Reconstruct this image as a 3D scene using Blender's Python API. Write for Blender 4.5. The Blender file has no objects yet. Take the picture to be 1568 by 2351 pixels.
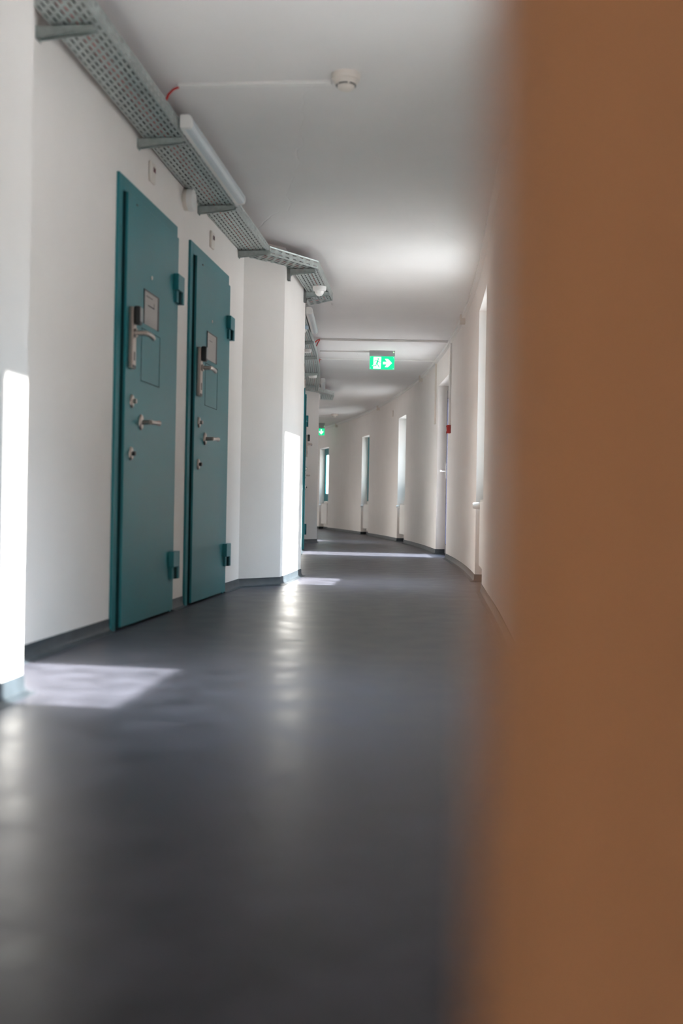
import bpy, bmesh, math, random
from mathutils import Vector, Matrix
random.seed(7)
C = bpy.context.scene.collection
sc = bpy.context.scene

# ------------------------------------------------------------------ camera, sky, sun, exposure
cam_d = bpy.data.cameras.new('camera'); cam = bpy.data.objects.new('camera', cam_d); C.objects.link(cam)
cam.location = (0, 0, .58)
cam.rotation_euler = (math.radians(90), -.018, 0)
cam_d.sensor_fit = 'AUTO'; cam_d.sensor_width = 36; cam_d.lens = 36 * 2450 / 2351
cam_d.shift_y = -15.5 / 2351
cam_d.clip_start = .02; cam_d.clip_end = 200
cam_d.dof.use_dof = True; cam_d.dof.focus_distance = 10.5; cam_d.dof.aperture_fstop = 1.95
cam_d.dof.aperture_blades = 0
sc.camera = cam

w = bpy.data.worlds.new('sky'); sc.world = w; w.use_nodes = True
bg = w.node_tree.nodes['Background']; bg.inputs[1].default_value = 1
sun_d = bpy.data.lights.new('sun', 'SUN'); sun = bpy.data.objects.new('sun', sun_d); C.objects.link(sun)
SUN_TAN = .60
sun_dir = Vector((-1, .16, -SUN_TAN)).normalized()
sun.rotation_euler = sun_dir.to_track_quat('-Z', 'Y').to_euler(); sun.location = (6, 4, 6)
# clear blue sky with the bright haze that surrounds a low sun
_n, _l = w.node_tree.nodes.new, w.node_tree.links.new
_tc = _n('ShaderNodeTexCoord'); _dot = _n('ShaderNodeVectorMath'); _dot.operation = 'DOT_PRODUCT'; _dot.inputs[1].default_value = -sun_dir
_l(_tc.outputs['Generated'], _dot.inputs[0])
_mr = _n('ShaderNodeMapRange'); _mr.inputs[1].default_value = .35; _mr.inputs[2].default_value = 1; _l(_dot.outputs['Value'], _mr.inputs[0])
_pw = _n('ShaderNodeMath'); _pw.operation = 'POWER'; _pw.inputs[1].default_value = 4; _l(_mr.outputs[0], _pw.inputs[0])
_ml = _n('ShaderNodeVectorMath'); _ml.operation = 'SCALE'; _ml.inputs[0].default_value = (1.3, 1.3, 1.3); _l(_pw.outputs[0], _ml.inputs['Scale'])
_ad = _n('ShaderNodeVectorMath'); _ad.operation = 'ADD'; _ad.inputs[1].default_value = (.26, .30, .34); _l(_ml.outputs[0], _ad.inputs[0])
# pale blue glow added higher up on the window side to brighten the floor
_d2 = _n('ShaderNodeVectorMath'); _d2.operation = 'DOT_PRODUCT'; _d2.inputs[1].default_value = Vector((.60, -.05, .80)).normalized(); _l(_tc.outputs['Generated'], _d2.inputs[0])
_m2 = _n('ShaderNodeMapRange'); _m2.inputs[1].default_value = .76; _m2.inputs[2].default_value = 1; _l(_d2.outputs['Value'], _m2.inputs[0])
_s2 = _n('ShaderNodeVectorMath'); _s2.operation = 'SCALE'; _s2.inputs[0].default_value = (3.0, 4.2, 5.6); _l(_m2.outputs[0], _s2.inputs['Scale'])
_a2 = _n('ShaderNodeVectorMath'); _a2.operation = 'ADD'; _l(_ad.outputs[0], _a2.inputs[0]); _l(_s2.outputs[0], _a2.inputs[1])
_l(_a2.outputs[0], bg.inputs[0])
sun_d.energy = 13; sun_d.angle = math.radians(1.1); sun_d.color = (1, .963, .94)

sc.view_settings.view_transform = 'Standard'; sc.view_settings.look = 'None'
sc.view_settings.exposure = 1.80; sc.view_settings.gamma = 1; sc.view_settings.use_curve_mapping = False
sc.cycles.max_bounces = 14; sc.cycles.diffuse_bounces = 9; sc.cycles.glossy_bounces = 5
sc.cycles.transparent_max_bounces = 12
sc.cycles.use_denoising = True
sc.cycles.sample_clamp_indirect = 6

# ------------------------------------------------------------------ materials
def mat(name, col, rough=.5, metal=0, spec=.5, bump=0, bscale=200, var=0, vscale=3, coat=0, stretch=None, rvar=0, mottle=None, bdist=.002):
    m = bpy.data.materials.new(name); m.use_nodes = True
    nt = m.node_tree; b = nt.nodes['Principled BSDF']
    b.inputs['Base Color'].default_value = (*col, 1); b.inputs['Roughness'].default_value = rough
    b.inputs['Metallic'].default_value = metal; b.inputs['Specular IOR Level'].default_value = spec
    b.inputs['Coat Weight'].default_value = coat
    N, L = nt.nodes.new, nt.links.new
    tc = N('ShaderNodeTexCoord'); src = tc.outputs['Object']
    if stretch:
        mp = N('ShaderNodeMapping'); mp.inputs['Scale'].default_value = stretch; L(src, mp.inputs[0]); src = mp.outputs[0]
    if var or rvar:
        n = N('ShaderNodeTexNoise'); n.inputs['Scale'].default_value = vscale; n.inputs['Detail'].default_value = 6; L(src, n.inputs['Vector'])
        if var:
            r = N('ShaderNodeValToRGB'); L(n.outputs[0], r.inputs[0])
            r.color_ramp.elements[0].position = .3; r.color_ramp.elements[1].position = .7
            r.color_ramp.elements[0].color = (*[c * (1 - var) for c in col], 1)
            r.color_ramp.elements[1].color = (*[min(1, c * (1 + var)) for c in col], 1)
            L(r.outputs[0], b.inputs['Base Color'])
        if rvar:
            mr = N('ShaderNodeMapRange'); L(n.outputs[0], mr.inputs[0]); mr.inputs[1].default_value = .3; mr.inputs[2].default_value = .7
            mr.inputs[3].default_value = rough - rvar; mr.inputs[4].default_value = rough + rvar; L(mr.outputs[0], b.inputs['Roughness'])
    if bump:
        n2 = N('ShaderNodeTexNoise'); n2.inputs['Scale'].default_value = bscale; n2.inputs['Detail'].default_value = 4; L(src, n2.inputs['Vector'])
        bp = N('ShaderNodeBump'); bp.inputs['Strength'].default_value = bump; bp.inputs['Distance'].default_value = bdist
        L(n2.outputs[0], bp.inputs['Height']); L(bp.outputs[0], b.inputs['Normal'])
    return m

def emit(name, col, s):
    m = bpy.data.materials.new(name); m.use_nodes = True; b = m.node_tree.nodes['Principled BSDF']
    b.inputs['Base Color'].default_value = (*[c * .6 for c in col], 1); b.inputs['Emission Color'].default_value = (*col, 1); b.inputs['Emission Strength'].default_value = s
    return m

PLASTER = mat('white_plaster', (.845, .793, .762), .75, spec=.25, bump=.35, bscale=160, var=.015, vscale=4)
REVEAL = PLASTER
CEIL = mat('ceiling_paint', (.79, .765, .755), .8, spec=.2, bump=.25, bscale=14, var=.02, vscale=2.2)
LINO = mat('dark_linoleum', (.070, .069, .086), .37, spec=.16, bump=.05, bscale=26, var=.32, vscale=6, rvar=.05, bdist=.002)
VINYL = mat('grey_vinyl_skirting', (.045, .055, .065), .45, spec=.35, var=.2, vscale=14, bump=.2, bscale=9, bdist=.006)
TEAL = mat('teal_paint', (.014, .175, .20), .40, spec=.45, bump=.05, bscale=90, var=.05, vscale=2)
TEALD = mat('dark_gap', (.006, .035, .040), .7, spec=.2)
WTEAL = mat('teal_window_paint', (.04, .22, .25), .4)
GALV = mat('galvanised_steel', (.50, .545, .53), .42, metal=.8, var=.18, vscale=26, rvar=.1)
GALVD = mat('dark_galvanised_steel', (.24, .255, .25), .45, metal=.75, var=.15, vscale=26)
STEEL = mat('brushed_steel', (.46, .39, .35), .28, metal=1, var=.05, vscale=40, stretch=(1, 1, .1))
BLACK = mat('black_plastic', (.012, .012, .013), .35)
GREYP = mat('grey_plastic', (.35, .35, .35), .5)
WHITEP = mat('white_plastic', (.82, .80, .78), .4, var=.01)
CREAM = mat('cream_plastic', (.76, .69, .63), .45, var=.02)
BLUEP = mat('pale_blue_plastic', (.45, .60, .72), .4)
RADW = mat('white_radiator_enamel', (.82, .78, .74), .35, var=.01)
RED = mat('red_plastic', (.42, .004, .004), .4)
REDD = mat('dark_red_display', (.16, .006, .02), .25)
REDC = mat('red_cable_sheath', (.62, .03, .025), .45)
GREYC = mat('grey_cable_sheath', (.09, .085, .085), .5)
BLACKC = mat('black_cable_sheath', (.015, .015, .016), .5)
PANELF = mat('panel_frame_grey', (.055, .05, .055), .5)
PAPER = mat('paper', (.44, .40, .38), .6)
INK = mat('ink', (.06, .05, .05), .7)
ALU = mat('grey_painted_aluminium', (.26, .24, .245), .4, metal=.3)
DARKS = mat('dark_seal', (.05, .05, .10), .5)
WOOD = mat('brown_wood', (.82, .40, .19), .65, spec=.25, var=.06, vscale=6, stretch=(8, 8, .6))
GROUND = mat('pale_concrete', (.50, .475, .47), .9, var=.08, vscale=1.5)
GREEN = emit('sign_green', (.0, .85, .36), .24)
SIGNW = emit('sign_white', (.95, 1, .97), .36)
LED = emit('green_led', (.35, 1, .35), .8)
DIFF = mat('opal_diffuser', (.68, .73, .76), .35)
SIGNH = mat('sign_housing_grey', (.42, .43, .44), .5)

GLASS = bpy.data.materials.new('window_glass'); GLASS.use_nodes = True
_nt = GLASS.node_tree; _nt.nodes.clear()
_o = _nt.nodes.new('ShaderNodeOutputMaterial'); _mx = _nt.nodes.new('ShaderNodeMixShader')
_t = _nt.nodes.new('ShaderNodeBsdfTransparent'); _t.inputs[0].default_value = (.95, .98, .97, 1)
_g = _nt.nodes.new('ShaderNodeBsdfGlossy'); _g.inputs['Roughness'].default_value = .02
_mx.inputs[0].default_value = .07
_nt.links.new(_t.outputs[0], _mx.inputs[1]); _nt.links.new(_g.outputs[0], _mx.inputs[2]); _nt.links.new(_mx.outputs[0], _o.inputs[0])

# ceiling: fine hairline cracks and filled board joints, as shallow relief
nt = CEIL.node_tree; b = nt.nodes['Principled BSDF']
vo = nt.nodes.new('ShaderNodeTexVoronoi'); vo.feature = 'DISTANCE_TO_EDGE'; vo.inputs['Scale'].default_value = .55
tc = nt.nodes.new('ShaderNodeTexCoord'); nz = nt.nodes.new('ShaderNodeTexNoise'); nz.inputs['Scale'].default_value = 3
ad = nt.nodes.new('ShaderNodeMixRGB'); ad.inputs[0].default_value = .12
nt.links.new(tc.outputs['Object'], nz.inputs['Vector']); nt.links.new(tc.outputs['Object'], ad.inputs[1]); nt.links.new(nz.outputs['Color'], ad.inputs[2])
nt.links.new(ad.outputs[0], vo.inputs['Vector'])
mr = nt.nodes.new('ShaderNodeMapRange'); mr.inputs[1].default_value = 0; mr.inputs[2].default_value = .003; mr.inputs[3].default_value = 0; mr.inputs[4].default_value = 1
nt.links.new(vo.outputs['Distance'], mr.inputs[0])
bp2 = nt.nodes.new('ShaderNodeBump'); bp2.inputs['Strength'].default_value = .7; bp2.inputs['Distance'].default_value = .002
nt.links.new(mr.outputs[0], bp2.inputs['Height'])
old = [n for n in nt.nodes if n.type == 'BUMP' and n != bp2][0]
nt.links.new(old.outputs[0], bp2.inputs['Normal']); nt.links.new(bp2.outputs[0], b.inputs['Normal'])

# ------------------------------------------------------------------ mesh helpers
class MB:
    def __init__(s, M=None): s.v = []; s.f = []; s.M = M or Matrix()
    def add(s, vs, fs, M=None):
        M = s.M @ M if M is not None else s.M
        k = len(s.v); s.v += [tuple(M @ Vector(p)) for p in vs]; s.f += [tuple(i + k for i in f) for f in fs]; return s
    def box(s, x0, x1, y0, y1, z0, z1, M=None):
        vs = [(x, y, z) for z in (z0, z1) for y in (y0, y1) for x in (x0, x1)]
        return s.add(vs, [(0, 2, 3, 1), (4, 5, 7, 6), (0, 1, 5, 4), (2, 6, 7, 3), (0, 4, 6, 2), (1, 3, 7, 5)], M)
    def hexa(s, b4, t4):   # bottom four points (ccw from above), top four
        return s.add(list(b4) + list(t4), [(3, 2, 1, 0), (4, 5, 6, 7), (0, 1, 5, 4), (1, 2, 6, 5), (2, 3, 7, 6), (3, 0, 4, 7)])
    def prism(s, poly, axis, a0, a1, M=None):   # poly in the two other axes
        n = len(poly)
        def P(p, a): return {'x': (a, p[0], p[1]), 'y': (p[0], a, p[1]), 'z': (p[0], p[1], a)}[axis]
        vs = [P(p, a0) for p in poly] + [P(p, a1) for p in poly]
        fs = [tuple(range(n)), tuple(range(2 * n - 1, n - 1, -1))] + [(i, i + n, (i + 1) % n + n, (i + 1) % n) for i in range(n)]
        return s.add(vs, fs, M)
    def lathe(s, prof, n=32, M=None):   # profile of (r, h) round local z
        vs = [(r * math.cos(2 * math.pi * k / n), r * math.sin(2 * math.pi * k / n), h) for r, h in prof for k in range(n)]
        fs = []
        for i in range(len(prof) - 1):
            for k in range(n): fs.append((i * n + k, i * n + (k + 1) % n, (i + 1) * n + (k + 1) % n, (i + 1) * n + k))
        if prof[0][0] > 1e-6: fs.append(tuple(range(n - 1, -1, -1)))
        if prof[-1][0] > 1e-6: fs.append(tuple(range((len(prof) - 1) * n, len(prof) * n)))
        return s.add(vs, fs, M)
    def tube(s, pts, r, n=8, M=None):
        pts = [Vector(p) for p in pts]; rs = r if isinstance(r, (list, tuple)) else [r] * len(pts)
        vs = []; up = None
        for i, p in enumerate(pts):
            t = (pts[min(i + 1, len(pts) - 1)] - pts[max(i - 1, 0)]).normalized()
            if up is None: up = Vector((0, 0, 1)) if abs(t.z) < .9 else Vector((1, 0, 0))
            a = t.cross(up).normalized(); up2 = a.cross(t).normalized()
            for k in range(n):
                th = 2 * math.pi * k / n; vs.append(tuple(p + rs[i] * (math.cos(th) * a + math.sin(th) * up2)))
        m = len(pts)
        fs = [(i * n + k, i * n + (k + 1) % n, (i + 1) * n + (k + 1) % n, (i + 1) * n + k) for i in range(m - 1) for k in range(n)]
        fs += [tuple(range(n - 1, -1, -1)), tuple(range((m - 1) * n, m * n))]
        return s.add(vs, fs, M)
    def build(s, name, m, parent=None, bevel=0, smooth=False, solid=0, seg=2):
        me = bpy.data.meshes.new(name); me.from_pydata(s.v, [], s.f)
        bm = bmesh.new(); bm.from_mesh(me); bmesh.ops.recalc_face_normals(bm, faces=bm.faces[:]) if not solid else None; bm.to_mesh(me); bm.free()
        me.materials.append(m)
        if smooth:
            for p in me.polygons: p.use_smooth = True
            me.set_sharp_from_angle(angle=math.radians(38))
        o = bpy.data.objects.new(name, me); C.objects.link(o)
        if parent is not None: o.parent = parent
        if bevel:
            md = o.modifiers.new('bevel', 'BEVEL'); md.width = bevel; md.segments = seg; md.limit_method = 'ANGLE'; md.angle_limit = math.radians(40)
        if solid:
            md = o.modifiers.new('solid', 'SOLIDIFY'); md.thickness = solid; md.offset = 0
        return o

def empty(name, loc=(0, 0, 0), ang=0):
    o = bpy.data.objects.new(name, None); C.objects.link(o); o.location = loc; o.rotation_euler = (0, 0, ang); o.empty_display_size = .1; return o
def tag(o, label=None, cat=None, group=None, kind=None):
    if label: o['label'] = label
    if cat: o['category'] = cat
    if group: o['group'] = group
    if kind: o['kind'] = kind
    return o
def T(x, y, z): return Matrix.Translation((x, y, z))
RX = lambda a: Matrix.Rotation(a, 4, 'X')
RY = lambda a: Matrix.Rotation(a, 4, 'Y')
RZ = lambda a: Matrix.Rotation(a, 4, 'Z')
PI = math.pi

# ------------------------------------------------------------------ plan of the corridor
HC = 2.42
def wx(Y):                       # inner face of the curved window wall
    if Y < 0: return .265
    if Y < 5: return .265 + .1 * Y
    if Y < 7.3:
        t = (Y - 5) / 2.3; a, b_, ta, tb = .765, .9677, .1 * 2.3, .0893 * 2.3
        return (2*t**3 - 3*t**2 + 1)*a + (t**3 - 2*t**2 + t)*ta + (-2*t**3 + 3*t**2)*b_ + (t**3 - t**2)*tb
    return 1.183 - (Y - 12.12) ** 2 / 108
def wt(Y):
    d = (wx(Y + .01) - wx(Y - .01)) / .02; n = math.hypot(1, d); return Vector((d / n, 1 / n)), Vector((1 / n, -d / n))
def RW(Y, d, z=0):               # point at depth d (positive = into the wall, away from the corridor)
    t, n = wt(Y); return Vector((wx(Y) + n.x * d, Y + n.y * d, z))
def lx(Y): return -.48 - (Y - 12.12) ** 2 / 104     # inner (cell side) wall circle

NICHE = [  # near edge, far edge, head height, kind, sill
    (-3.0, -2.1, 2.12, 'w', .62), (2.70, 3.74, 2.12, 'w', .62), (7.32, 8.36, 2.12, 'w', .62), (12.02, 13.2, 2.08, 'd', 0),  # first entry: unseen window added behind the camera to light the post
    (16.7, 17.5, 2.02, 'w', .62), (20.6, 21.36, 1.95, 'w', .62), (24.85, 25.76, 1.93, 'w', .62), (29.2, 30.1, 1.95, 'w', .62)]
WT, ND = .30, .115
def yrange(a, b, step=.3):
    n = max(1, int(math.ceil((b - a) / step))); return [a + (b - a) * i / n for i in range(n + 1)]
def arc_solid(mb, a, b, d0, d1, z0, z1):
    ys = yrange(a, b); vs = []; fs = []
    for Y in ys:
        vs += [RW(Y, d0, z0), RW(Y, d1, z0), RW(Y, d1, z1), RW(Y, d0, z1)]
    for i in range(len(ys) - 1):
        k = 4 * i
        for j in range(4): fs.append((k + j, k + (j + 1) % 4, k + 4 + (j + 1) % 4, k + 4 + j))
    fs += [(3, 2, 1, 0), tuple(4 * (len(ys) - 1) + j for j in range(4))]
    mb.add(vs, fs)

# floor, ceiling, ground outside
YS = yrange(-5.6, 33.2, .6)
def slab(name, z0, z1, m):
    vs = []; fs = []
    for Y in YS:
        q = RW(Y, WT, 0); vs += [(-4.2, Y, z0), (q.x, q.y, z0), (q.x, q.y, z1), (-4.2, Y, z1)]
    for i in range(len(YS) - 1):
        k = 4 * i
        for j in range(4): fs.append((k + j, k + (j + 1) % 4, k + 4 + (j + 1) % 4, k + 4 + j))
    fs += [(3, 2, 1, 0), tuple(4 * (len(YS) - 1) + j for j in range(4))]
    return tag(MB().add(vs, fs).build(name, m), kind='structure')
slab('floor', -.12, 0, LINO); slab('ceiling', HC, HC + .18, CEIL)
tag(MB().box(-30, 60, -40, 70, -.5, -.35).build('ground', GROUND), kind='structure')

# window wall
mb = MB(); prev = -5.6
for i, (a, b_, head, kd, sill) in enumerate(NICHE):
    arc_solid(mb, prev, a, 0, WT, 0, HC); arc_solid(mb, a, b_, 0, WT, head, HC)
    if kd == 'w': arc_solid(mb, a, b_, ND, WT, 0, sill + (-.02 if i in (1, 2) else .05))
    prev = b_
arc_solid(mb, prev, 33.2, 0, WT, 0, HC)
tag(mb.build('wall_right', PLASTER), kind='structure')
tag(MB().box(-4.2, .6, -5.75, -5.55, 0, HC).build('wall_back', PLASTER), kind='structure')
tag(MB().box(-6, -1.5, 33, 33.2, 0, HC).build('wall_far', PLASTER), kind='structure')

# cell wall with its piers
WDIR = Vector((.119, .993)).normalized(); WNOR = Vector((WDIR.y, -WDIR.x))
W0 = Vector((-1.128, 3.861))
def wallp(Y): return W0 + WDIR * ((Y - W0.y) / WDIR.y)
P1b = (-.945, 3.19); P2a = (-.434, 7.658); P2b = (-.323, 8.681); P3a = (-.60, 15.95); P3b = (-.37, 16.33)
LEFT = [(-1.6, -5.6), (-1.32, 1.85), (-1.08, 2.0), P1b, (-1.20, 3.30)] + [tuple(wallp(Y)) for Y in (3.4, 7.391)] + [P2a, P2b, (-.60, 8.80)]
LEFT += [(lx(Y), Y) for Y in (9.2, 10, 11, 12, 12.8, 13.4, 14, 14.6, 15.3)] + [P3a, P3b, (-.40, 17.3), (-.86, 17.5)]
LEFT += [(lx(Y) - .08, Y) for Y in (18.5, 20, 22, 24, 26, 28, 30, 32, 33.2)]
def backx(Y): return -1.95 if Y < 4 else (lx(Y) - .55 if Y > 8 else -1.95 + (Y - 4) / 4 * (1.95 + lx(8) - .55))
vs = []; fs = []
for x, y in LEFT: vs += [(x, y, 0), (x, y, HC), (backx(y), y, HC), (backx(y), y, 0)]
for i in range(len(LEFT) - 1):
    k = 4 * i
    for j in range(4): fs.append((k + j, k + (j + 1) % 4, k + 4 + (j + 1) % 4, k + 4 + j))
fs += [(3, 2, 1, 0), tuple(4 * (len(LEFT) - 1) + j for j in range(4))]
tag(MB().add(vs, fs).build('wall_left', PLASTER), kind='structure')

# coved vinyl skirting swept along a plan line (side=+1: room lies to the right of travel)
PROF = [(0, .058), (.005, .058), (.006, .022), (.011, .010), (.024, .003), (.034, .0015), (.034, 0), (0, 0)]
def sweep(mb, line, prof, side):
    pts = [Vector(p) for p in line]; n = len(pts); vs = []; fs = []; m = len(prof)
    for i in range(n):
        ds = []
        if i > 0: ds.append((pts[i] - pts[i - 1]).normalized())
        if i < n - 1: ds.append((pts[i + 1] - pts[i]).normalized())
        ns = [Vector((d.y, -d.x)) * side for d in ds]
        nn = sum(ns, Vector((0, 0))); nn.normalize(); k = 1 / max(.45, nn.dot(ns[0]))
        for (o, z) in prof: q = pts[i] + nn * o * k; vs.append((q.x, q.y, z))
    for i in range(n - 1):
        for j in range(m): fs.append((i * m + j, i * m + (j + 1) % m, (i + 1) * m + (j + 1) % m, (i + 1) * m + j))
    fs += [tuple(range(m - 1, -1, -1)), tuple(range((n - 1) * m, n * m))]
    mb.add(vs, fs)

DW = .95                                   # outer width of a cell door
D1, D2, D3 = 4.735, 5.95, 13.42            # near edges of the three cell doors
mb = MB()
sweep(mb, LEFT[:5] + [tuple(wallp(3.4)), tuple(wallp(D1 - .01))], PROF, 1)
sweep(mb, [tuple(wallp(D1 + DW + .0)), tuple(wallp(D2 - .01))], PROF, 1)
sweep(mb, [tuple(wallp(D2 + DW)), LEFT[6]] + LEFT[7:10] + [(lx(Y), Y) for Y in (9.2, 10, 11, 12, 12.8, D3 - .02)], PROF, 1)
sweep(mb, [(lx(Y), Y) for Y in (D3 + DW, 15.3)] + [P3a, P3b] + LEFT[LEFT.index(P3b) + 1:], PROF, 1)
tag(mb.build('baseboard_left', VINYL, smooth=True), kind='structure')
mb = MB(); line = []; prev = -5.5
for (a, b_, head, kd, sill) in NICHE:
    line += [RW(Y, 0).xy for Y in yrange(prev, a, .35)] + [RW(a, ND).xy]
    if kd == 'd':
        sweep(mb, [tuple(p) for p in line], PROF, -1); line = [RW(b_, ND).xy]
    else: line += [RW(b_, ND).xy]
    prev = b_
line += [RW(Y, 0).xy for Y in yrange(prev, 33, .35)]
sweep(mb, [tuple(p) for p in line], PROF, -1)
tag(mb.build('baseboard_right', VINYL, smooth=True), kind='structure')

# ------------------------------------------------------------------ foreground post
t = empty('wooden_post', (.0325, .20, 0))
MB().box(0, .245, 0, .05, 0, HC - .001).build('board', WOOD, t, bevel=.004)
tag(t, 'blurred brown wooden post standing close to the lens, filling the right side', 'post')

# ------------------------------------------------------------------ windows and radiators
def frame_at(Y):     # local axes: x along the wall (away from camera), y towards the corridor, z up
    tt, nn = wt(Y); p = RW(Y, 0); ang = math.atan2(tt.y, tt.x); return (p.x, p.y, 0), ang
def window(i, a, b_, head, sill, rail, foot, st=.09, sf=.09, deep=0):
    mid = (a + b_) / 2; loc, ang = frame_at(mid); wd = (RW(b_, ND) - RW(a, ND)).length
    e = tag(empty('window_%d' % i, loc, ang), kind='structure')
    h = wd / 2; y0, y1 = -ND - .034 - deep, -ND - .002 - deep     # set in the outer part of the wall
    m = MB().box(-h, -h + st, y0, y1, sill, head).box(h - sf, h, y0, y1, sill, head)
    m.box(-h + st, h - sf, y0, y1, sill, sill + foot).box(-h + st, h - sf, y0, y1, head - rail, head)
    fr = m.build('window_frame', WTEAL, e, bevel=.006)
    s2 = .03; z0, z1 = sill + foot, head - rail
    m = MB().box(-h + st, -h + st + s2, y0 + .001, y1 - .004, z0, z1).box(h - sf - s2, h - sf, y0 + .001, y1 - .004, z0, z1)
    m.box(-h + st + s2, h - sf - s2, y0 + .001, y1 - .004, z0, z0 + s2).box(-h + st + s2, h - sf - s2, y0 + .001, y1 - .004, z1 - s2, z1)
    sa = m.build('casement', WTEAL, e, bevel=.004)
    MB().box(-h + st + s2, h - sf - s2, y0 + .004, y0 + .010, z0 + s2, z1 - s2).build('pane', GLASS, e)
    k = MB().box(-h + st + .008, -h + st + .024, y1 - .004, y1 + .022, z0 + .45, z0 + .53).tube([(-h + st + .016, y1 + .02, z0 + .5), (-h + st + .016, y1 + .05, z0 + .5), (-h + st + .016, y1 + .055, z0 + .4)], .007)
    k.build('handle', WHITEP, e, smooth=True)
RAD_N = 0
def radiator(a, b_, top, label, L=.30):
    t0 = b_ - .10; loc, ang = frame_at(t0 - L)
    e = tag(empty('radiator', loc, ang), label, 'radiator', 'radiators in the window niches')
    z0 = .118
    MB().box(-L, L, -.040, -.022, z0 + .012, top - .012).build('front_panel', RADW, e, bevel=.006)
    m = MB()
    for k in range(24):
        x = -L + .02 + k * (2 * L - .04) / 23; m.box(x - .004, x + .004, -.084, -.043, z0 + .03, top - .03)
    m.build('convector_fins', RADW, e)
    MB().box(-L, L, -.104, -.086, z0 + .012, top - .012).build('rear_panel', RADW, e, bevel=.006)
    for x in (-L, L - .004): MB().box(x, x + .004, -.104, -.024, z0, top).build('side_cover', RADW, e)
    m = MB().box(-L, L, -.104, -.098, top - .006, top).box(-L, L, -.032, -.024, top - .006, top)
    for k in range(30):
        x = -L + .01 + k * (2 * L - .02) / 29; m.box(x - .004, x + .004, -.098, -.032, top - .006, top)
    m.build('top_grille', RADW, e)
    v = MB().tube([(L, -.06, top - .045), (L + .022, -.06, top - .045), (L + .022, -.025, top - .045)], .009, 10).build('valve', WHITEP, e, smooth=True)
    MB().lathe([(.016, 0), (.0255, .004), (.0265, .012), (.0245, .052), (.021, .062), (0, .063)], 24, T(L + .022, -.03, top - .045) @ RX(-PI / 2)).build('thermostat_head', WHITEP, v, smooth=True)
    m = MB()
    for k in range(12):
        th = 2 * PI * k / 12; m.box(-.002, .002, 0.0252, .0275, .001, .012, T(L + .022, -.03, top - .045) @ RX(-PI / 2) @ RZ(th))
    m.build('grip_ridges', GREYP, v)
    MB().tube([(L - .05, -.065, z0 + .03), (L - .05, -.065, .075), (L - .05, -.110, .075)], .0075, 10).build('pipe', WHITEP, e, smooth=True)
spec = {0: (.10, .12), 1: (.17, .06, .065, .20), 2: (.05, .06, .20, .06), 4: (.13, .15, .09, .09, .06), 5: (.13, .15), 6: (.13, .15), 7: (.13, .15)}
labels = {1: 'white radiator mostly hidden by the brown post, its valve just showing', 2: 'white flat radiator with round valve in the nearest clearly seen window niche',
          4: 'white radiator in the niche just beyond the glazed exit door', 5: 'white radiator in the second niche beyond the exit door', 6: 'white radiator in the farthest niche, under the teal window at the bend'}
tops = {1: .72, 2: .64, 4: .62, 5: .62, 6: .62}
wi = 1
for i, (a, b_, head, kd, sill) in enumerate(NICHE):
    if kd == 'w':
        window(wi, a, b_, head, sill + (-.02 if i in (1, 2) else .05), *spec[i]); wi += 1
        if i in labels: radiator(a, b_, tops[i], labels[i], {1: .45, 2: .42}.get(i, .30))

# glazed exit door in the right wall
a, b_ = 12.02, 13.2; loc, ang = frame_at((a + b_) / 2); h = (RW(b_, ND) - RW(a, ND)).length / 2
e = tag(empty('door_4', loc, ang), 'grey framed glazed exit door in the right wall', 'door', kind='structure')
y0, y1 = -ND - .07, -ND; hd = 2.08
MB().box(-h, -h + .06, y0, y1, 0, hd).box(h - .06, h, y0, y1, 0, hd).box(-h + .06, h - .06, y0, y1, hd - .06, hd).build('door_frame', ALU, e, bevel=.004)
st = .10
MB().box(-h + .066, -h + .066 + st, y0 + .01, y1 + .014, .01, hd - .066).box(h - .066 - st, h - .066, y0 + .01, y1 + .014, .01, hd - .066).box(-h + .066 + st, h - .066 - st, y0 + .01, y1 + .014, .01, .12).box(-h + .066 + st, h - .066 - st, y0 + .01, y1 + .014, hd - .166, hd - .066).build('door_leaf', ALU, e, bevel=.003)
q = .012
MB().box(-h + .166, -h + .166 + q, y0 + .02, y1 + .018, .12, hd - .166).box(h - .166 - q, h - .166, y0 + .02, y1 + .018, .12, hd - .166).box(-h + .166 + q, h - .166 - q, y0 + .02, y1 + .018, .12, .12 + q).box(-h + .166 + q, h - .166 - q, y0 + .02, y1 + .018, hd - .166 - q, hd - .166).build('glazing_seal', DARKS, e)
MB().box(-h + .166 + q, h - .166 - q, y0 + .035, y0 + .043, .12 + q, hd - .166 - q).build('pane', GLASS, e)
hx = h - .066 - .05
MB().box(hx - .018, hx + .018, y1 + .014, y1 + .024, .93, 1.12).tube([(hx, y1 + .02, 1.02), (hx, y1 + .095, 1.02)], .010, 12).tube([(hx, y1 + .09, 1.02), (hx - .12, y1 + .092, 1.02)], .0105, 12).build('lever_handle', WHITEP, e, smooth=True)

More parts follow.
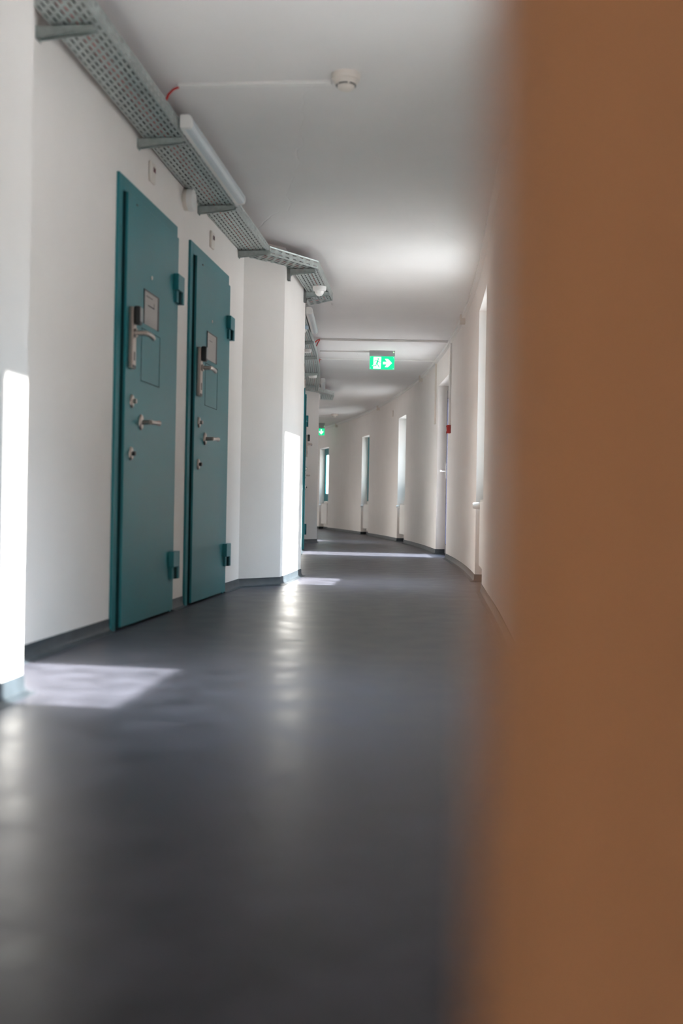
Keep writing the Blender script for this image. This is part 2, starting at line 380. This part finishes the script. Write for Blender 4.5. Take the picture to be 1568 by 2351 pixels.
# ------------------------------------------------------------------ teal cell doors
def cell_door(i, P, ang, label):
    # local: x along the wall (away from camera), y into the wall (negative y is the corridor), z up
    e = tag(empty('door_%d' % i, (P[0], P[1], 0), ang), label, 'door', 'teal cell doors', 'structure')
    fo, lo = -.013, -.031; H = 2.045
    MB().box(0, .055, fo, .03, 0, H).box(.055, DW, fo, .03, H - .065, H).box(DW - .03, DW, fo, .03, 0, H - .065).build('door_frame', TEAL, e, bevel=.002)
    MB().box(.055, DW - .03, -.003, .03, 0, H - .065).build('rebate', TEALD, e)
    MB().box(.072, DW - .034, lo, -.005, .012, H - .07).build('door_leaf', TEAL, e, bevel=.003)
    MB().box(.0655, .0718, lo + .010, -.004, .012, H - .07).build('door_seal', TEALD, e)  # dark strip painted in for the shaded groove along the leaf's near edge
    F = lo
    # hinges: wide leaf block above, narrow pin block below
    for z in (1.625, .178):
        hg = MB().box(DW - .125, DW - .008, F - .028, F + .001, z + .062, z + .145).build('hinge', TEAL, e, bevel=.003)
        MB().box(DW - .105, DW - .065, F - .014, F + .001, z, z + .0615).box(DW - .042, DW - .008, F - .028, .0, z, z + .0615).build('hinge_block', TEAL, hg, bevel=.002)
        MB().lathe([(.008, 0), (.008, .062)], 12, T(DW - .053, F - .016, z)).build('hinge_pin', TEALD, hg, smooth=True)
    # long lock plate with card reader and lever
    px = .105
    lp = MB().box(px, px + .055, F - .022, F + .001, 1.185, 1.465).build('lock_plate', STEEL, e, bevel=.006, seg=3)
    MB().box(px + .010, px + .056, F - .050, F - .020, 1.385, 1.470).build('card_reader', BLACK, lp, bevel=.009, seg=3)
    MB().box(px + .016, px + .050, F - .0525, F - .049, 1.40, 1.462).build('reader_face', GREYP, lp, bevel=.001)
    lv = MB().lathe([(.0195, 0), (.0195, .010), (.012, .012), (.0105, .05)], 20, T(px + .027, F - .022, 1.348) @ RX(PI / 2))
    lv.tube([(px + .027, F - .066, 1.348), (px + .045, F - .072, 1.349), (px + .09, F - .073, 1.349), (px + .125, F - .073, 1.346), (px + .155, F - .072, 1.340)], [.011, .0115, .0105, .0115, .009], 12)
    lv.build('lever_handle', STEEL, lp, smooth=True)
    MB().box(px + .02, px + .035, F - .0235, F - .0215, 1.222, 1.262).build('keyhole', BLACK, lp, bevel=.001)
    MB().box(px + .004, px + .05, F - .0232, F - .02, 1.187, 1.202).build('end_cap', BLACK, lp, bevel=.002)
    # second lever on an oval rose
    S = Matrix.Diagonal((.62, 1, 1, 1))
    rx, rz = .308, .955
    rs = MB().lathe([(.037, 0), (.036, .006), (.031, .010), (0, .010)], 28, T(rx, F, rz) @ RX(PI / 2) @ Matrix.Diagonal((.62, 1, 1, 1))).build('oval_rose', STEEL, e, smooth=True)
    MB().lathe([(.011, 0), (.010, .04)], 16, T(rx, F - .008, rz) @ RX(PI / 2)).tube([(rx, F - .046, rz), (rx + .02, F - .052, rz), (rx + .065, F - .054, rz + .002), (rx + .12, F - .054, rz + .004)], [.0105, .0105, .009, .0125], 12).build('lever_handle', STEEL, rs, smooth=True)
    for z in (1.04, .80):
        k = MB().lathe([(.031, 0), (.030, .006), (.026, .010), (0, .010)], 24, T(.165, F, z) @ RX(PI / 2) @ Matrix.Diagonal((.62, 1, 1, 1))).build('keyhole_rosette', STEEL, e, smooth=True)
        MB().lathe([(.0105, 0), (.0105, .016), (0, .016)], 16, T(.165, F - .009, z) @ RX(PI / 2)).build('lock_cylinder', BLACK if z < 1 else STEEL, k, smooth=True)
    # framed viewing panel with a paper notice, hatch outline below it
    x0, x1, z0, z1 = .325, .565, 1.425, 1.590
    vp = MB().box(x0, x0 + .006, F - .004, F + .001, z0, z1).box(x1 - .024, x1, F - .004, F + .001, z0, z1).box(x0 + .006, x1 - .024, F - .004, F + .001, z1 - .007, z1).build('view_panel', PANELF, e)  # wide dark right strip paints the shading of the recess
    MB().box(x0 + .006, x1 - .024, F - .003, F + .001, z0, z1 - .007).build('notice_paper', PAPER, vp)
    if i == 1:
        m = MB(T(0, F, 0)).box(x0 + .03, x0 + .13, -.0040, -.0028, z1 - .030, z1 - .027).box(x0 + .06, x0 + .16, -.0040, -.0028, z1 - .072, z1 - .067).box(x0 + .155, x0 + .158, -.0040, -.0028, z1 - .067, z1 - .045)
    else:
        m = MB(T(0, F, 0)).box(x0 + .05, x0 + .12, -.0040, -.0028, z1 - .05, z1 - .048)
    m.build('print', INK, vp)
    hx0, hx1, hz0, hz1 = .300, .600, 1.150, 1.400; g = .003
    MB(T(0, F, 0)).box(hx0, hx1, -.0012, .001, hz0, hz0 + g).box(hx0, hx1, -.0012, .001, hz1 - g, hz1).box(hx0, hx0 + g, -.0012, .001, hz0 + g, hz1 - g).box(hx1 - g, hx1, -.0012, .001, hz0 + g, hz1 - g).build('hatch_outline', TEALD, e)
    MB().lathe([(.009, 0), (.009, .003), (.006, .003), (.006, .002), (0, .002)], 16, T(.445, F, 1.665) @ RX(PI / 2)).build('peephole', CREAM, e, smooth=True)
    MB().box(.19, .208, F - .003, F + .001, 1.945, 1.952).build('slot', BLACK, e)
    return e
wa = math.atan2(WDIR.y, WDIR.x)
# local +x = along wall; local -y must face the corridor (right side of travel)
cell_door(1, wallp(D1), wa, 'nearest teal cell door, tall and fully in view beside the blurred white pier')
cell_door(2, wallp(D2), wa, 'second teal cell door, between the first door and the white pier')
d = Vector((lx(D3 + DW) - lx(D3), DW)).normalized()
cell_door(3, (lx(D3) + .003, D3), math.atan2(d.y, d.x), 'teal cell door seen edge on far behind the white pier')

def on_wall(Y, z): p = wallp(Y); return T(p.x, p.y, z) @ RZ(wa)
def call_plate(M, label):
    e = empty('call_indicator'); e.matrix_world = M; tag(e, label, 'indicator', 'call indicators above the cell doors')
    MB().box(-.042, .042, -.013, 0, -.05, .05).build('plate', CREAM, e, bevel=.005, seg=3)
    MB().box(-.004, .033, -.0145, -.0125, .006, .03).build('display', REDD, e, bevel=.001)
call_plate(on_wall(5.235, 2.192), 'cream call indicator with dark red display above the nearest teal door')
call_plate(on_wall(6.456, 2.168), 'cream call indicator with dark red display above the second teal door')
e = empty('alarm_sounder'); e.matrix_world = on_wall(5.85, 2.238); tag(e, 'round white alarm sounder on the wall between the two teal doors', 'sounder')
MB().lathe([(.058, 0), (.058, .022), (0, .022)], 36, RX(PI / 2)).build('base', CREAM, e, smooth=True)
MB().lathe([(.061, .0235), (.061, .045), (.055, .053), (.03, .054), (.026, .049), (0, .049)], 36, RX(PI / 2)).build('cap', WHITEP, e, smooth=True)

# ------------------------------------------------------------------ cable tray
ZT = 2.29; RH = .055
def slots(mb, I0, I1, O0, O1, z, rows, pitch, slot, wfrac, stag=True):
    I0, I1, O0, O1 = map(Vector, (I0, I1, O0, O1)); L = ((I1 - I0).length + (O1 - O0).length) / 2
    def P(u, v): q = (I0 * (1 - u) + I1 * u) * (1 - v) + (O0 * (1 - u) + O1 * u) * v; return (q.x, q.y, z)
    n = max(2, int(L / pitch))
    vs = []; fs = []
    for r in range(rows):
        va, vb = r / rows, (r + 1) / rows; m = (1 - wfrac) / 2 / rows; V = [va, va + m, vb - m, vb]
        off = .5 if (stag and r % 2) else 0
        us = [0]
        for k in range(n - (1 if off else 0)):
            c = (k + .5 + off) / n; us += [c - slot / 2 / L, c + slot / 2 / L]
        us.append(1); base = len(vs)
        for u in us:
            for v in V: vs.append(P(u, v))
        for i in range(len(us) - 1):
            for j in range(3):
                if i % 2 == 1 and j == 1: continue
                k = base + 4 * i + j; fs.append((k, k + 1, k + 5, k + 4))
    mb.add(vs, fs)
def rail(mb, A, B, z0, z1, pitch, slot):
    A, B = Vector(A), Vector(B); L = (B - A).length; n = max(1, int(L / pitch)); vs = []; fs = []
    def P(u, v): q = A.lerp(B, u); return (q.x, q.y, z0 + (z1 - z0) * v)
    for (va, vb) in ((0, .5), (.5, 1)):
        V = [va, va + .20, vb - .18, vb]; us = [0]
        for k in range(n): c = (k + .5) / n; us += [c - slot / 2 / L, c + slot / 2 / L]
        us.append(1); base = len(vs)
        for u in us:
            for v in V: vs.append(P(u, v))
        for i in range(len(us) - 1):
            for j in range(3):
                if i % 2 == 1 and j == 1: continue
                k = base + 4 * i + j; fs.append((k, k + 1, k + 5, k + 4))
    mb.add(vs, fs)
def tray(segs, label, pitch=.058, slot=.038, rows=8, wfrac=.32):
    c = Vector(segs[0][0]); e = tag(empty('cable_tray', (c.x, c.y, ZT)), label, 'cable tray', 'cable tray runs along the cell wall')
    M = T(-c.x, -c.y, -ZT)
    m = MB(M)
    for (I0, I1, O0, O1) in segs: slots(m, I0, I1, O0, O1, ZT, rows, pitch, slot, wfrac)
    m.build('perforated_base', GALV, e, solid=.0016)
    m = MB(M)
    for (I0, I1, O0, O1) in segs: rail(m, O0, O1, ZT, ZT + RH, pitch, slot * .8)
    m.build('side_rail', GALV, e, solid=.0016)
    m = MB(M)
    for (I0, I1, O0, O1) in segs: rail(m, I0, I1, ZT, ZT + RH, pitch, slot * .8)
    m.build('wall_side_rail', GALV, e, solid=.0016)
    m = MB(M)
    for (I0, I1, O0, O1) in segs:
        m.tube([(O0[0], O0[1], ZT + RH), (O1[0], O1[1], ZT + RH)], .0035, 6).tube([(I0[0], I0[1], ZT + RH), (I1[0], I1[1], ZT + RH)], .0035, 6)
    m.build('rolled_edge', GALV, e, smooth=True)
    return e
S0 = [((-1.04, 2.0), (-.90, 3.17), (-.84, 1.98), (-.70, 3.23))]
B0 = [((-.90, 3.18), (-1.115, 3.50), (-.70, 3.24), (-.93, 3.50))]
S1 = [((-1.114, 3.51), (-.722, 7.36), (-.929, 3.51), (-.528, 7.30))]
B1 = [((-.720, 7.375), (-.382, 7.86), (-.526, 7.315), (-.200, 7.735))]
S2 = [((-.380, 7.87), (-.280, 8.87), (-.198, 7.745), (-.104, 8.91))]
B2 = [((-.282, 8.885), (-.54, 9.20), (-.106, 8.922), (-.37, 9.24))]
ys3 = [9.26, 10.2, 11.1, 12.0, 12.9, 13.8, 14.6, 15.3, 16.0]
oo = {9.26: -.37, 10.2: -.352, 11.1: -.335, 12.0: -.312, 12.9: -.308, 13.8: -.312, 14.6: -.33, 15.3: -.352, 16.0: -.385}
S3 = [((lx(a) + .012 if a < 15.5 else -.56, a - (.05 if a == 9.26 else 0)), (lx(b) + .012 if b < 15.5 else -.56, b), (oo[a], a), (oo[b], b)) for a, b in zip(ys3[:-1], ys3[1:])]
B3 = [((-.56, 16.01), (-.345, 16.55), (-.384, 16.02), (-.145, 16.62))]
S4 = [((-.345, 16.56), (-.375, 17.3), (-.145, 16.63), (-.175, 17.4))]
tray(S0, 'galvanised cable tray above the blurred near pier, out past the frame', rows=8)
tray(B0, 'mitred cable tray bend round the far corner of the near pier', pitch=.06, slot=.04, wfrac=.55)
tray(S1, 'long perforated cable tray running over the two near teal doors', rows=8)
tray(B1, 'angled cable tray bend leading out round the white pier corner', pitch=.07, slot=.05, rows=6, wfrac=.55)
tray(S2, 'short cable tray in front of the white pier with a sensor beneath', rows=7)
tray(B2, 'angled cable tray bend leading back behind the white pier', pitch=.07, slot=.05, rows=6, wfrac=.55)
tray(S3, 'curved cable tray over the far recess, beyond the white pier', rows=7)
tray(B3, 'small cable tray bend leading out at the farthest pier', pitch=.07, slot=.05, rows=6, wfrac=.55)
tray(S4, 'last short cable tray end in front of the farthest pier', rows=7)

def bracket(P, dirv, L, label, drop=.042, m=GALV):
    a = math.atan2(dirv.y, dirv.x)
    e = tag(empty('tray_bracket', (P.x, P.y, ZT - .0025), a), label, 'bracket', 'brackets under the cable tray')
    pf = [(0, -.003), (L, -.003), (L, -.022), (L - .015, -.024), (.004, -drop), (0, -drop)]
    MB().prism(pf, 'y', -.019, -.016).prism(pf, 'y', .016, .019).box(0, L, -.016, .016, -.004, -.001).build('arm', m, e)
    MB().box(0, .004, -.024, .024, -drop - .006, -.0005).build('wall_plate', m, e, bevel=.001)
    MB().lathe([(.007, 0), (.007, .005), (0, .005)], 6, T(.004, 0, -drop - .004) @ RY(PI / 2)).build('bolt', GALV, e)
for Y, lab in ((3.86, 'steel tray bracket at the top left beside the near pier'), (5.03, 'steel tray bracket just before the near end of the batten lamp'),
               (6.15, 'steel tray bracket at the far end of the near batten lamp'), (7.22, 'steel tray bracket where the tray bends at the white pier')):
    p = wallp(Y); bracket(p, WNOR, .215, lab)
pn = (Vector(P2b) - Vector(P2a)).normalized(); pnn = Vector((pn.y, -pn.x))
def strut(P, label, z0, z1):
    e = tag(empty('strut_channel', (P.x, P.y, z0), math.atan2(pnn.y, pnn.x)), label, 'strut', 'slotted struts on the white pier')
    h = z1 - z0
    m = MB().box(.001, .004, -.02, .02, 0, h).box(.004, .022, -.02, -.0175, 0, h).box(.004, .022, .0175, .02, 0, h)
    zs = [0]
    n = int(h / .05)
    for k in range(n): zs += [(k + .5) * h / n - .012, (k + .5) * h / n + .012]
    zs.append(h)
    for k in range(0, len(zs) - 1, 2): m.box(.0195, .022, -.0175, .0175, zs[k], zs[k + 1])
    m.box(.0195, .022, -.0175, -.007, 0, h).box(.0195, .022, .007, .0175, 0, h)
    m.build('channel', GALVD, e)
    MB().lathe([(.009, 0), (.009, .010), (.004, .010), (.004, .018), (0, .018)], 6, T(.011, .0, h) ).lathe([(.008, 0), (.008, .012), (0, .012)], 6, T(.011, .022, h - .02) @ RX(-PI / 2)).build('bolt', GALV, e)
for k, (s, lab, lab2) in enumerate(((.10, 'slotted strut on the white pier at its near corner', 'tray bracket on the near strut of the white pier'), (.93, 'slotted strut on the white pier at its far edge', 'tray bracket on the far strut, below the ceiling sensor'))):
    P = Vector(P2a) + pn * s; strut(P, lab, 2.205, 2.400); bracket(P + pnn * .023, pnn, .180, lab2, drop=.040)
for Y, lab in ((11.15, 'tray bracket in the far recess, nearest of the four there'), (12.3, 'tray bracket in the far recess, second of the four there'), (13.85, 'tray bracket in the far recess, third of the four there'), (15.3, 'tray bracket in the far recess, farthest of the four there')):
    bracket(Vector((lx(Y), Y)), Vector((1, 0)), .17, lab)

# cables lying in the tray
path = [(S0[0], 0), (S0[0], 1), (B0[0], 1), (S1[0], 0), (S1[0], .35), (S1[0], .7), (S1[0], 1), (B1[0], 1), (S2[0], 1), (B2[0], 1)] + [(s, 1) for s in S3] + [(B3[0], 1), (S4[0], .95)]
def tp(seg, u, v):
    I0, I1, O0, O1 = map(Vector, seg); return (I0.lerp(I1, u)).lerp(O0.lerp(O1, u), v)
spec_c = [(.055, GREYC, .006, 'grey'), (.12, BLACKC, .0075, 'black'), (.185, BLACKC, .008, 'black'), (.25, GREYC, .006, 'grey'), (.315, BLACKC, .008, 'black'), (.375, BLACKC, .0075, 'black'), (.435, REDC, .0085, 'red'),
          (.495, BLACKC, .0075, 'black'), (.555, REDC, .0085, 'red'), (.61, REDC, .0085, 'red'), (.68, GREYC, .0065, 'grey'), (.75, BLACKC, .0075, 'black'), (.82, BLACKC, .008, 'black'), (.89, GREYC, .006, 'grey')]
nm = {'red': ['leftmost red cable seen through the tray slots', 'middle red cable seen through the tray slots', 'rightmost red cable seen through the tray slots'],
      'black': ['first black cable in the tray counted from the cell wall', 'second black cable in the tray counted from the cell wall', 'third black cable in the tray counted from the cell wall', 'fourth black cable in the tray, just left of the red cables', 'black cable in the tray running between two red cables', 'black cable in the tray right of the red cables', 'black cable in the tray nearest its outer rail'],
      'grey': ['grey cable in the tray right against the cell wall', 'second grey cable in the tray counted from the cell wall', 'grey cable in the tray right beside the last red cable', 'grey cable in the tray against its outer rail']}
for v, m, r, cn in spec_c:
    pts = []
    for j, (s, u) in enumerate(path):
        q = tp(s, u, v + .008 * math.sin(j * 1.7 + v * 20)); pts.append((q.x, q.y, ZT + .0035 + r))
    o = MB().tube(pts, r, 6).build('cable', m, smooth=True); tag(o, nm[cn].pop(0), 'cable', 'cables lying in the tray')

# ------------------------------------------------------------------ lamps on the tray rail
def batten(A, B, label):
    A, B = Vector(A), Vector(B); d = (B - A); L = d.length; a = math.atan2(d.y, d.x)
    e = tag(empty('batten_lamp', (A.x, A.y, 2.300), a), label, 'lamp', 'batten lamps on the tray rail')
    # local x along; -y towards the corridor
    pf = [(.0, .0), (.0, .062), (-.045, .062), (-.058, .050), (-.060, .020), (-.052, .004), (-.040, .0)]
    MB().prism([(0, 0), (0, .062), (-.018, .062), (-.018, 0)], 'x', .03, L - .03).build('body', WHITEP, e)
    MB().prism([(-.018, 0), (-.018, .062), (-.045, .062), (-.057, .050), (-.059, .020), (-.052, .004), (-.040, 0)], 'x', .03, L - .03).build('diffuser', DIFF, e, bevel=.003)
    MB().prism(pf, 'x', 0, .03).build('end_cap', WHITEP, e, bevel=.004)
    MB().prism(pf, 'x', L - .03, L).build('end_cap', WHITEP, e, bevel=.004)
def rail_pt(Y): s = S1[0]; t = (Y - s[2][1]) / (s[3][1] - s[2][1]); return Vector(s[2]).lerp(Vector(s[3]), t) + Vector((.006, 0))
batten(rail_pt(4.90), rail_pt(6.16), 'long white batten lamp on the tray rail above the near doors')
batten((-.352, 9.62), (-.328, 10.75), 'white batten lamp on the curved tray just beyond the white pier')
batten((-.318, 15.0), (-.335, 15.95), 'far white batten lamp on the tray before the farthest pier')

# ------------------------------------------------------------------ detectors
def detector(P, r, label, grp='smoke detectors'):
    e = tag(empty('smoke_detector', P), label, 'smoke detector', grp)
    MB().lathe([(0, 0), (r, 0), (r, -.012), (r * .93, -.026), (r * .80, -.028)], 40).build('base', CREAM, e, smooth=True)
    MB().lathe([(r * .80, -.027), (r * .77, -.040), (r * .66, -.046), (r * .62, -.046)], 40).build('collar', CREAM, e, smooth=True)
    m = MB()
    for k in range(5):
        th0 = 2 * PI * k / 5 + .1; n = 6
        pts = [(r * .655 * math.cos(th0 + j * 1.0 / n), r * .655 * math.sin(th0 + j * 1.0 / n), -.0475) for j in range(n + 1)]
        m.tube(pts, .0028, 6)
    m.build('vent_slot', BLACK, e, smooth=True)
    MB().lathe([(r * .62, -.046), (r * .60, -.056), (r * .45, -.064), (r * .18, -.067), (0, -.067)], 40).build('head', CREAM, e, smooth=True)
detector((-.013, 4.56, HC), .062, 'cream smoke detector on the ceiling at the end of a white conduit')
detector((-.17, 21.6, HC), .075, 'far smoke detector on the ceiling near the bend')
def sensor(P, r, m, label, flat=False):
    e = tag(empty('motion_sensor', P), label, 'sensor', 'sensors under the cable tray')
    MB().lathe([(0, 0), (r, -.0), (r, -.020), (r * .86, -.034), (0, -.034)], 36).build('base', m, e, smooth=True)
    if not flat: MB().lathe([(r * .66, -.0345), (r * .62, -.050), (r * .42, -.066), (r * .15, -.073), (0, -.074)], 36).build('dome', WHITEP, e, smooth=True)
sensor((-.203, 8.36, ZT - .002), .054, WHITEP, 'round white domed sensor under the tray at the white pier')
sensor((-.395, 10.2, ZT - .002), .05, BLUEP, 'pale blue sensor under the tray beside the second batten lamp')
sensor((-.41, 11.75, ZT - .002), .05, WHITEP, 'flat white sensor under the far tray, nearer of two', True)
sensor((-.41, 14.1, ZT - .002), .055, WHITEP, 'flat white sensor under the far tray, farther of two', True)

# ------------------------------------------------------------------ conduits and trunking
def strip(A, B, wdt, hgt, label, name='conduit', z=HC, m=WHITEP):
    A, B = Vector(A), Vector(B); d = B - A; L = d.length; a = math.atan2(d.y, d.x)
    e = MB().box(0, L, -wdt / 2, wdt / 2, -hgt, -.0005).build(name, m, bevel=.002)
    e.location = (A.x, A.y, z); e.rotation_euler = (0, 0, a); return tag(e, label, 'conduit', 'surface conduits')
strip((-.75, 4.70), (-.076, 4.63), .034, .014, 'white conduit on the ceiling leading to the near smoke detector')
o = MB().tube([(-.815, 4.735, ZT + RH + .004), (-.800, 4.728, 2.385), (-.775, 4.712, 2.403), (-.748, 4.700, 2.409)], .0052, 10).build('red_cable', REDC, smooth=True)
tag(o, 'red cable from the tray to the ceiling conduit near the lamp', 'cable', 'red detector cables')
strip((-.27, 11.80), (1.14, 11.80), .04, .024, 'ceiling conduit crossing the corridor in front of the exit sign')
strip((-.29, 12.72), (.30, 12.70), .03, .018, 'short ceiling conduit running to the running man exit sign')
strip((-.30, 13.38), (1.13, 13.40), .05, .018, 'ceiling conduit crossing the corridor just behind the exit sign')
strip((-.50, 22.0), (-.245, 21.7), .03, .02, 'far ceiling conduit leading to the far smoke detector')
o = MB().tube([(-.325, 11.65, ZT + RH + .003), (-.30, 11.74, 2.39), (-.272, 11.80, 2.409)], .007, 8).tube([(-.318, 11.95, ZT + RH + .003), (-.29, 11.85, 2.39), (-.272, 11.80, 2.405)], .006, 8).build('red_cable', REDC, smooth=True)
tag(o, 'forked red cable where the crossing conduit meets the far tray', 'cable', 'red detector cables')
o = MB().tube([(-.312, 13.38, ZT + RH + .003), (-.31, 13.38, 2.40), (-.285, 13.38, 2.405)], .006, 8).build('red_cable', REDC, smooth=True)
tag(o, 'short red cable end on the tray behind the exit sign', 'cable', 'red detector cables')
TP = [(0, HC - .001), (.034, HC - .001), (.034, HC - .038), (0, HC - .038)]
mb = MB(); sweep(mb, [tuple(RW(Y, .001).xy) for Y in yrange(5.3, 31, .4)], TP, -1)
tag(mb.build('cable_trunking', WHITEP), 'white cable trunking along the top of the curved right wall', 'conduit')
for Y, lab in ((10.2, 'small cream junction box on the corner trunking, nearest of the row'), (15.0, 'small cream junction box on the trunking beyond the exit sign'), (19.6, 'small cream junction box on the trunking above the second far window'), (24.0, 'small cream junction box on the trunking, farthest of the row')):
    loc, ang = frame_at(Y)
    e = MB().box(-.03, .03, .0, .05, -.045, .042).build('junction_box', CREAM, bevel=.003); e.location = (loc[0], loc[1], HC - .043); e.rotation_euler = (0, 0, ang)
    tag(e, lab, 'junction box', 'junction boxes on the trunking')
loc, ang = frame_at(11.72)
e = MB().box(-.016, .016, .001, .022, 1.48, HC - .04).build('conduit', WHITEP, bevel=.002); e.location = loc; e.rotation_euler = (0, 0, ang)
tag(e, 'vertical white conduit dropping to the red call point', 'conduit', 'surface conduits')
e = tag(empty('fire_call_point', (loc[0], loc[1], 1.435), ang), 'red fire alarm call point on the right wall beside the exit door', 'call point')
MB().box(-.044, .044, .001, .045, -.044, .044).build('housing', RED, e, bevel=.004)
MB().box(-.024, .024, .044, .047, -.022, .022).build('push_panel', WHITEP, e, bevel=.001)
loc, ang = frame_at(13.42)
e = MB().box(-.016, .016, .001, .022, 1.62, HC - .04).build('conduit', CREAM, bevel=.002); e.location = loc; e.rotation_euler = (0, 0, ang)
tag(e, 'vertical conduit on the wall just past the exit door', 'conduit', 'surface conduits')
loc, ang = frame_at(18.1)
e = MB().box(-.03, .03, .001, .02, 2.10, 2.20).build('wall_sensor', CREAM, bevel=.003); e.location = loc; e.rotation_euler = (0, 0, ang)
tag(e, 'small narrow plate on the wall above the first niche past the exit door', 'sensor')

# ------------------------------------------------------------------ exit signs
def poly_plate(mb, pts, y0, y1, M=None): mb.prism(pts, 'y', y0, y1, M)
def exit_sign(P, ang, label, down, stem):
    # local: x right, -y towards camera, z up; P = centre top at the ceiling
    e = tag(empty('exit_sign', P, ang), label, 'exit sign', 'green exit signs')
    W, H = .293, .155; zt = -stem
    MB().box(-W / 2 - .004, W / 2 + .004, -.03, .03, zt, 0).build('housing', SIGNH, e, bevel=.002)
    MB().box(-W / 2, W / 2, -.008, .008, zt - H, zt - .0005).build('panel', GREEN, e, bevel=.001)
    def q(px, py):   # pictogram units taken over the panel: 0..1088 wide, 0..560 high
        return (-W / 2 + px / 1088 * W, zt - py / 560 * H)
    y0, y1 = -.0095, -.0078
    for cx, cy in ((40, 40), (1045, 55), (35, 515), (1040, 525)):
        c = q(cx, cy); MB().lathe([(.0035, 0), (.0035, .002), (0, .002)], 10, T(c[0], -.008, c[1]) @ RX(PI / 2)).build('screw', SIGNW, e)
    LED_M = MB().lathe([(.006, 0), (.006, .003), (0, .004)], 12, T(W / 2 - .012, -.03, zt + .045) @ RX(PI / 2)); LED_M.build('indicator_light', LED, e)
    if not down:
        MB().prism([q(165, 30), q(505, 30), q(490, 535), q(150, 535), q(165, 440)], 'y', y0, y1).prism([q(165, 365), q(100, 400), q(105, 425), q(165, 425)], 'y', y0, y1).build('door_symbol', SIGNW, e)
        f = MB(); fy0, fy1 = -.0112, -.0096
        c = q(375, 120); f.lathe([(.0095, 0), (.0095, .0015), (0, .0015)], 20, T(c[0], -.0096, c[1]) @ RX(PI / 2))
        f.prism([q(315, 175), q(365, 175), q(385, 215), q(345, 320), q(285, 320), q(305, 225)], 'y', fy0, fy1)     # torso
        for a_, b_, w0, w1 in (((325, 185), (255, 175), 14, 13), ((255, 175), (215, 235), 13, 11), ((365, 185), (425, 255), 15, 12), ((425, 255), (490, 255), 12, 10),
                               ((300, 300), (275, 405), 20, 15), ((275, 405), (130, 400), 15, 13), ((325, 300), (420, 480), 20, 14)):
            a2, b2 = Vector(q(*a_)), Vector(q(*b_)); dd = (b2 - a2).normalized(); nn2 = Vector((-dd.y, dd.x)); k = W / 1088
            f.prism([tuple(a2 + nn2 * w0 * k - dd * w0 * k * .6), tuple(b2 + nn2 * w1 * k + dd * w1 * k * .6), tuple(b2 - nn2 * w1 * k + dd * w1 * k * .6), tuple(a2 - nn2 * w0 * k - dd * w0 * k * .6)], 'y', fy0, fy1)
        f.build('running_figure', GREEN, e)
        MB().prism([q(585, 235), q(745, 235), q(665, 110), q(805, 110), q(985, 285), q(805, 465), q(665, 465), q(745, 345), q(585, 345)], 'y', y0, y1).build('arrow', SIGNW, e)
    else:
        MB().prism([q(755, 70), q(845, 70), q(845, 280), q(975, 200), q(975, 310), q(800, 500), q(625, 310), q(625, 200), q(755, 280)], 'y', y0, y1).build('arrow', SIGNW, e)
        MB().prism([q(165, 30), q(505, 30), q(490, 535), q(150, 535)], 'y', y0, y1).build('door_symbol', SIGNW, e)
exit_sign((.4505, 12.67, HC), .018, 'green exit sign with running man and arrow pointing right', False, .064)
exit_sign((-.555, 24.0, HC), 0, 'far green exit sign with arrow pointing down, partly behind the pier', True, .12)

call_plate(T(lx(14.0), 14.0, 2.17) @ RZ(math.atan2(d.y, d.x)), 'call indicator above the far teal door behind the pier')
